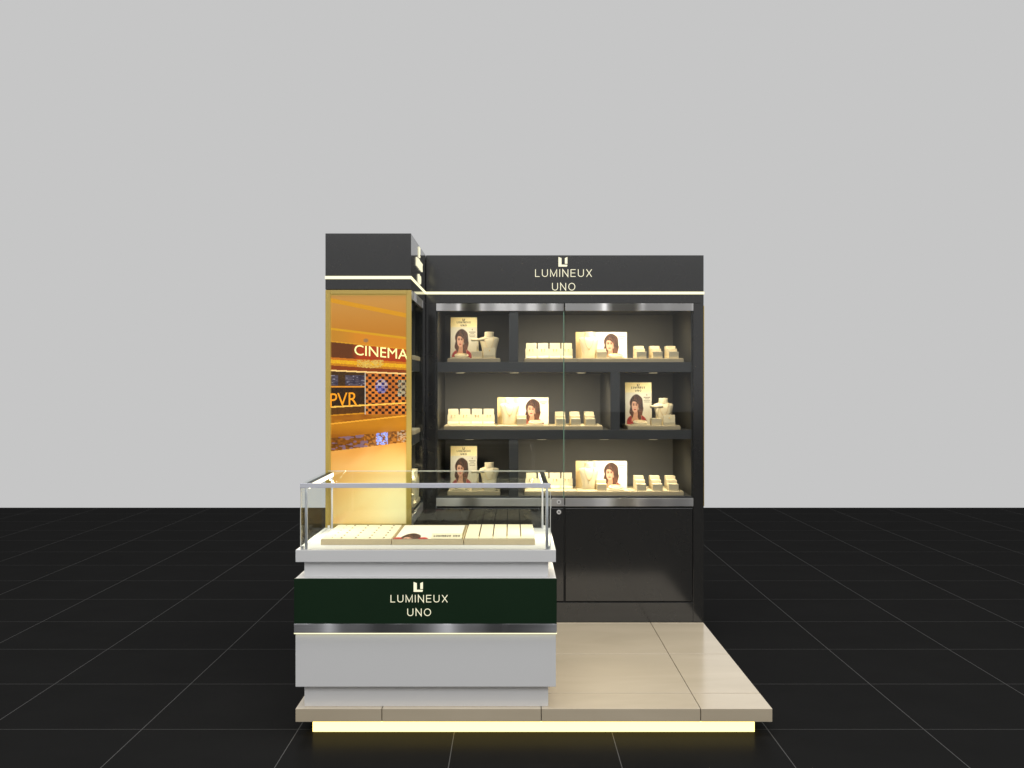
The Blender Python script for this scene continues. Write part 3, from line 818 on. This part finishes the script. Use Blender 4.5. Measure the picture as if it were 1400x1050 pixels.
def mk_card():
    t = thing('earring_card', '', 'earring card', (0, 0, 0), 'cream earring cards standing in rows on the shelves')
    part('card', MB().prism([(0.1, 0), (22.65, 0), (22.65, 19.0), (21.2, 19.8), (21.2, 30.4), (1.5, 30.4), (1.5, 19.8), (0.1, 19.0)], 0, 3), M['card'], t)
    part('foot', MB().prism_x([(-9, 0), (-9, 2.2), (-0.1, 6.0), (-0.1, 0)], 1.0, 21.7), M['card'], t)
    part('earring', MB().cyl((8.4, -0.1, 17.6), (8.4, -0.9, 17.6), 1.0, n=8).cyl((8.4, -0.6, 16.6), (8.4, -0.6, 13.6), 0.45, n=6), M['gold'], t)
    part('earring', MB().cyl((14.4, -0.1, 17.6), (14.4, -0.9, 17.6), 1.0, n=8).cyl((14.4, -0.6, 16.6), (14.4, -0.6, 13.6), 0.45, n=6), M['gold'], t)
    return t
def mk_tilt():
    t = thing('pendant_card', '', 'pendant card', (0, 0, 0), 'small tilted pendant cards on the shelves')
    part('wedge', MB().prism_x([(0, 0), (0, 5.5), (4.6, 20), (6.2, 20), (14, 0)], -11, 11), M['cream'], t)
    part('pendant', MB().cyl((0, 2.45, 14.0), (0, 1.6, 14.2), 1.1, n=10), M['gold'], t)
    return t
def mk_stair(n, name_group):
    t = thing('stepped_block', '', 'ring block', (0, 0, 0), name_group)
    w = 9.2; h0, dh, d = 12.6, 6.0, 20
    for k in range(n):
        part('step', B(-w, w, k*d, (k+1)*d-0.1, 0, h0+k*dh, bev=0.7), M['cream'], t)
        for q in (-4.5, 0, 4.5):
            pass
    return t
protos = dict(tray=mk_tray(), tall=mk_tall(), board=mk_board(), bust=mk_bust(), stand=mk_stand(), pad=mk_pad(), card=mk_card(),
              tilt=mk_tilt(), s3=mk_stair(3, 'three-step ring blocks on the shelves'), s2=mk_stair(2, 'two-step ring blocks before the picture boards'))
used = set()
def put(kind, x, y, z, label, rz=0.0):
    p = protos[kind]
    if kind not in used:
        used.add(kind); p.location = Vector((x, y, z))*K; p.rotation_euler = (0, 0, rz); p['label'] = label
        return p
    return dup(p, (x, y, z), label, rz)
TY = 1950
ROWS = [('top', 523.0), ('middle', 396.0), ('bottom', 272.5)]
ORD = ['leftmost', 'second', 'third', 'rightmost']
for nm, z0 in ROWS:
    sh = nm + ' wall cabinet shelf'; z1 = z0+TH+0.02; z0 += 0.03
    mid = nm == 'middle'
    xp = 217.6 if mid else -122.0
    xg = -128.9 if mid else 23.3
    # tray with the tall portrait
    where = 'right of the divider' if mid else 'left of the divider'
    put('tray', xp, TY, z0, 'separate beige tray under the tall portrait poster on the '+sh)
    put('tall', xp+2.5, TY+60, z1, 'tall portrait poster of a dark haired woman in red on the '+sh)
    put('bust', xp+(72.8 if mid else 78.4), TY+36, z1, 'cream necklace bust right of the tall portrait poster on the '+sh)
    put('stand', xp+55.6, TY+9, z1, 'cream T-bar bracelet stand beside the tall poster on the '+sh)
    put('pad', xp+25, TY+16, z1, 'oval necklace pad at the foot of the tall poster on the '+sh)
    put('tilt', xp+79.5, TY+5, z1, 'small tilted pendant card by the bust and tall poster, '+nm+' shelf')
    # row of three trays
    put('tray', xg, TY, z0, 'beige tray under the row of earring cards on the '+sh)
    for k in range(4):
        put('card', xg+(4.2 if mid else 2.6)+k*22.8, TY+50, z1, ORD[k]+' of four joined earring cards on the '+sh)
    put('tray', xg+100.1, TY, z0, 'beige tray under the wide picture board, '+nm+' wall cabinet shelf')
    bx = xg+100.1
    put('board', bx+0.5, TY+60, z1, 'wide picture board with a woman portrait at its right, on the '+sh)
    put('bust', bx+24, TY+38, z1, 'pale necklace bust in front of the wide picture board on the '+sh)
    put('s2', bx+47, TY+8, z1, 'small two-step cream block before the wide picture board on the '+sh)
    put('pad', bx+73, TY+18, z1, 'oval necklace pad before the wide picture board on the '+sh)
    put('tray', xg+200.2, TY, z0, 'beige tray under the three stepped ring blocks on the '+sh)
    for k in range(3):
        put('s3', xg+200.2+21.2+k*(30.4 if not mid else 28), TY+5, z1, ('leftmost', 'middle', 'rightmost')[k]+' of three stepped cream ring blocks on the '+sh)
# goods in the corner cabinet face +x
RZ = PI/2
for nm, z0 in ROWS:
    sh = nm + ' corner cabinet shelf'; z1 = z0+TH+0.02; z0 += 0.03
    xt = XR-4
    put('tray', xt, 1758, z0, ('beige tray under two cream busts on the ' if nm == 'bottom' else 'beige tray under a dim stepped block on the ')+sh, RZ)
    if nm == 'bottom':
        put('tall', XR-6.5, 1684, z1, 'tall portrait poster turned sideways on the '+sh, RZ)
        put('tray', xt-20, 1668, z0, 'beige tray under the sideways poster on the '+sh, RZ)
        put('bust', xt-7.5, 1838, z1, 'cream necklace bust at the far end of the '+sh, RZ)
        put('bust', xt-7.5, 1800, z1, 'cream necklace bust in the middle of the '+sh, RZ)
        put('stand', xt-4, 1768, z1, 'cream T-bar bracelet stand on the '+sh, RZ)
    else:
        put('s3', xt-12, 1790, z1, 'dim stepped ring block on the '+sh, RZ)

# ------------------------------------------------------------------ light
wd = bpy.data.worlds.new('World'); sc.world = wd; wd.use_nodes = True
bg = wd.node_tree.nodes['Background']
bg.inputs['Color'].default_value = (*s2l((198, 198, 198)), 1); bg.inputs['Strength'].default_value = 1.0

def area(name, loc, target, sx_, sy_, energy, color=(1, 1, 1), spread=180):
    la = bpy.data.lights.new(name, 'AREA'); la.shape = 'RECTANGLE'; la.size = sx_; la.size_y = sy_; la.energy = energy; la.color = color
    la.spread = math.radians(spread)
    o = bpy.data.objects.new(name, la); COL.objects.link(o)
    o.location = loc; d = Vector(target)-Vector(loc); o.rotation_euler = d.to_track_quat('-Z', 'Y').to_euler()
    return o
area('added_front_fill', (0.2, -2.2, 5.2), (0.1, 5.2, 1.0), 7.0, 2.6, 180)  # unseen fill lamp added to brighten the front faces
area('added_overhead_fill', (0.4, 4.2, 8.0), (0.2, 5.4, 0.5), 5.0, 4.0, 330, (1.0, 0.96, 0.88))  # unseen fill lamp added to brighten the platform top
for x, s in ((-279, 1), (42, -1)):
    area('case_led_lamp', (x*K, 1525*K, 336*K), ((x+s*90)*K, 1525*K, 255*K), 0.012, 190*K, 2.7, (1.0, 0.87, 0.62))

# ------------------------------------------------------------------ camera and render settings
cd = bpy.data.cameras.new('Camera'); cd.sensor_width = 36; cd.lens = 36*F/1400; cd.clip_end = 300; cd.clip_start = 0.05
co = bpy.data.objects.new('Camera', cd); COL.objects.link(co); co.location = (0, 0, HZ*K); co.rotation_euler = (PI/2, 0, 0)
sc.camera = co
sc.render.engine = 'CYCLES'
sc.cycles.use_denoising = True
try: sc.cycles.denoiser = 'OPENIMAGEDENOISE'
except Exception: pass
sc.cycles.max_bounces = 10; sc.cycles.transparent_max_bounces = 24; sc.cycles.glossy_bounces = 6; sc.cycles.diffuse_bounces = 4
sc.cycles.caustics_reflective = False; sc.cycles.caustics_refractive = False
sc.cycles.sample_clamp_indirect = 4.0
vs_ = sc.view_settings
vs_.view_transform = 'Standard'; vs_.look = 'None'; vs_.exposure = 0; vs_.gamma = 1; vs_.use_curve_mapping = False
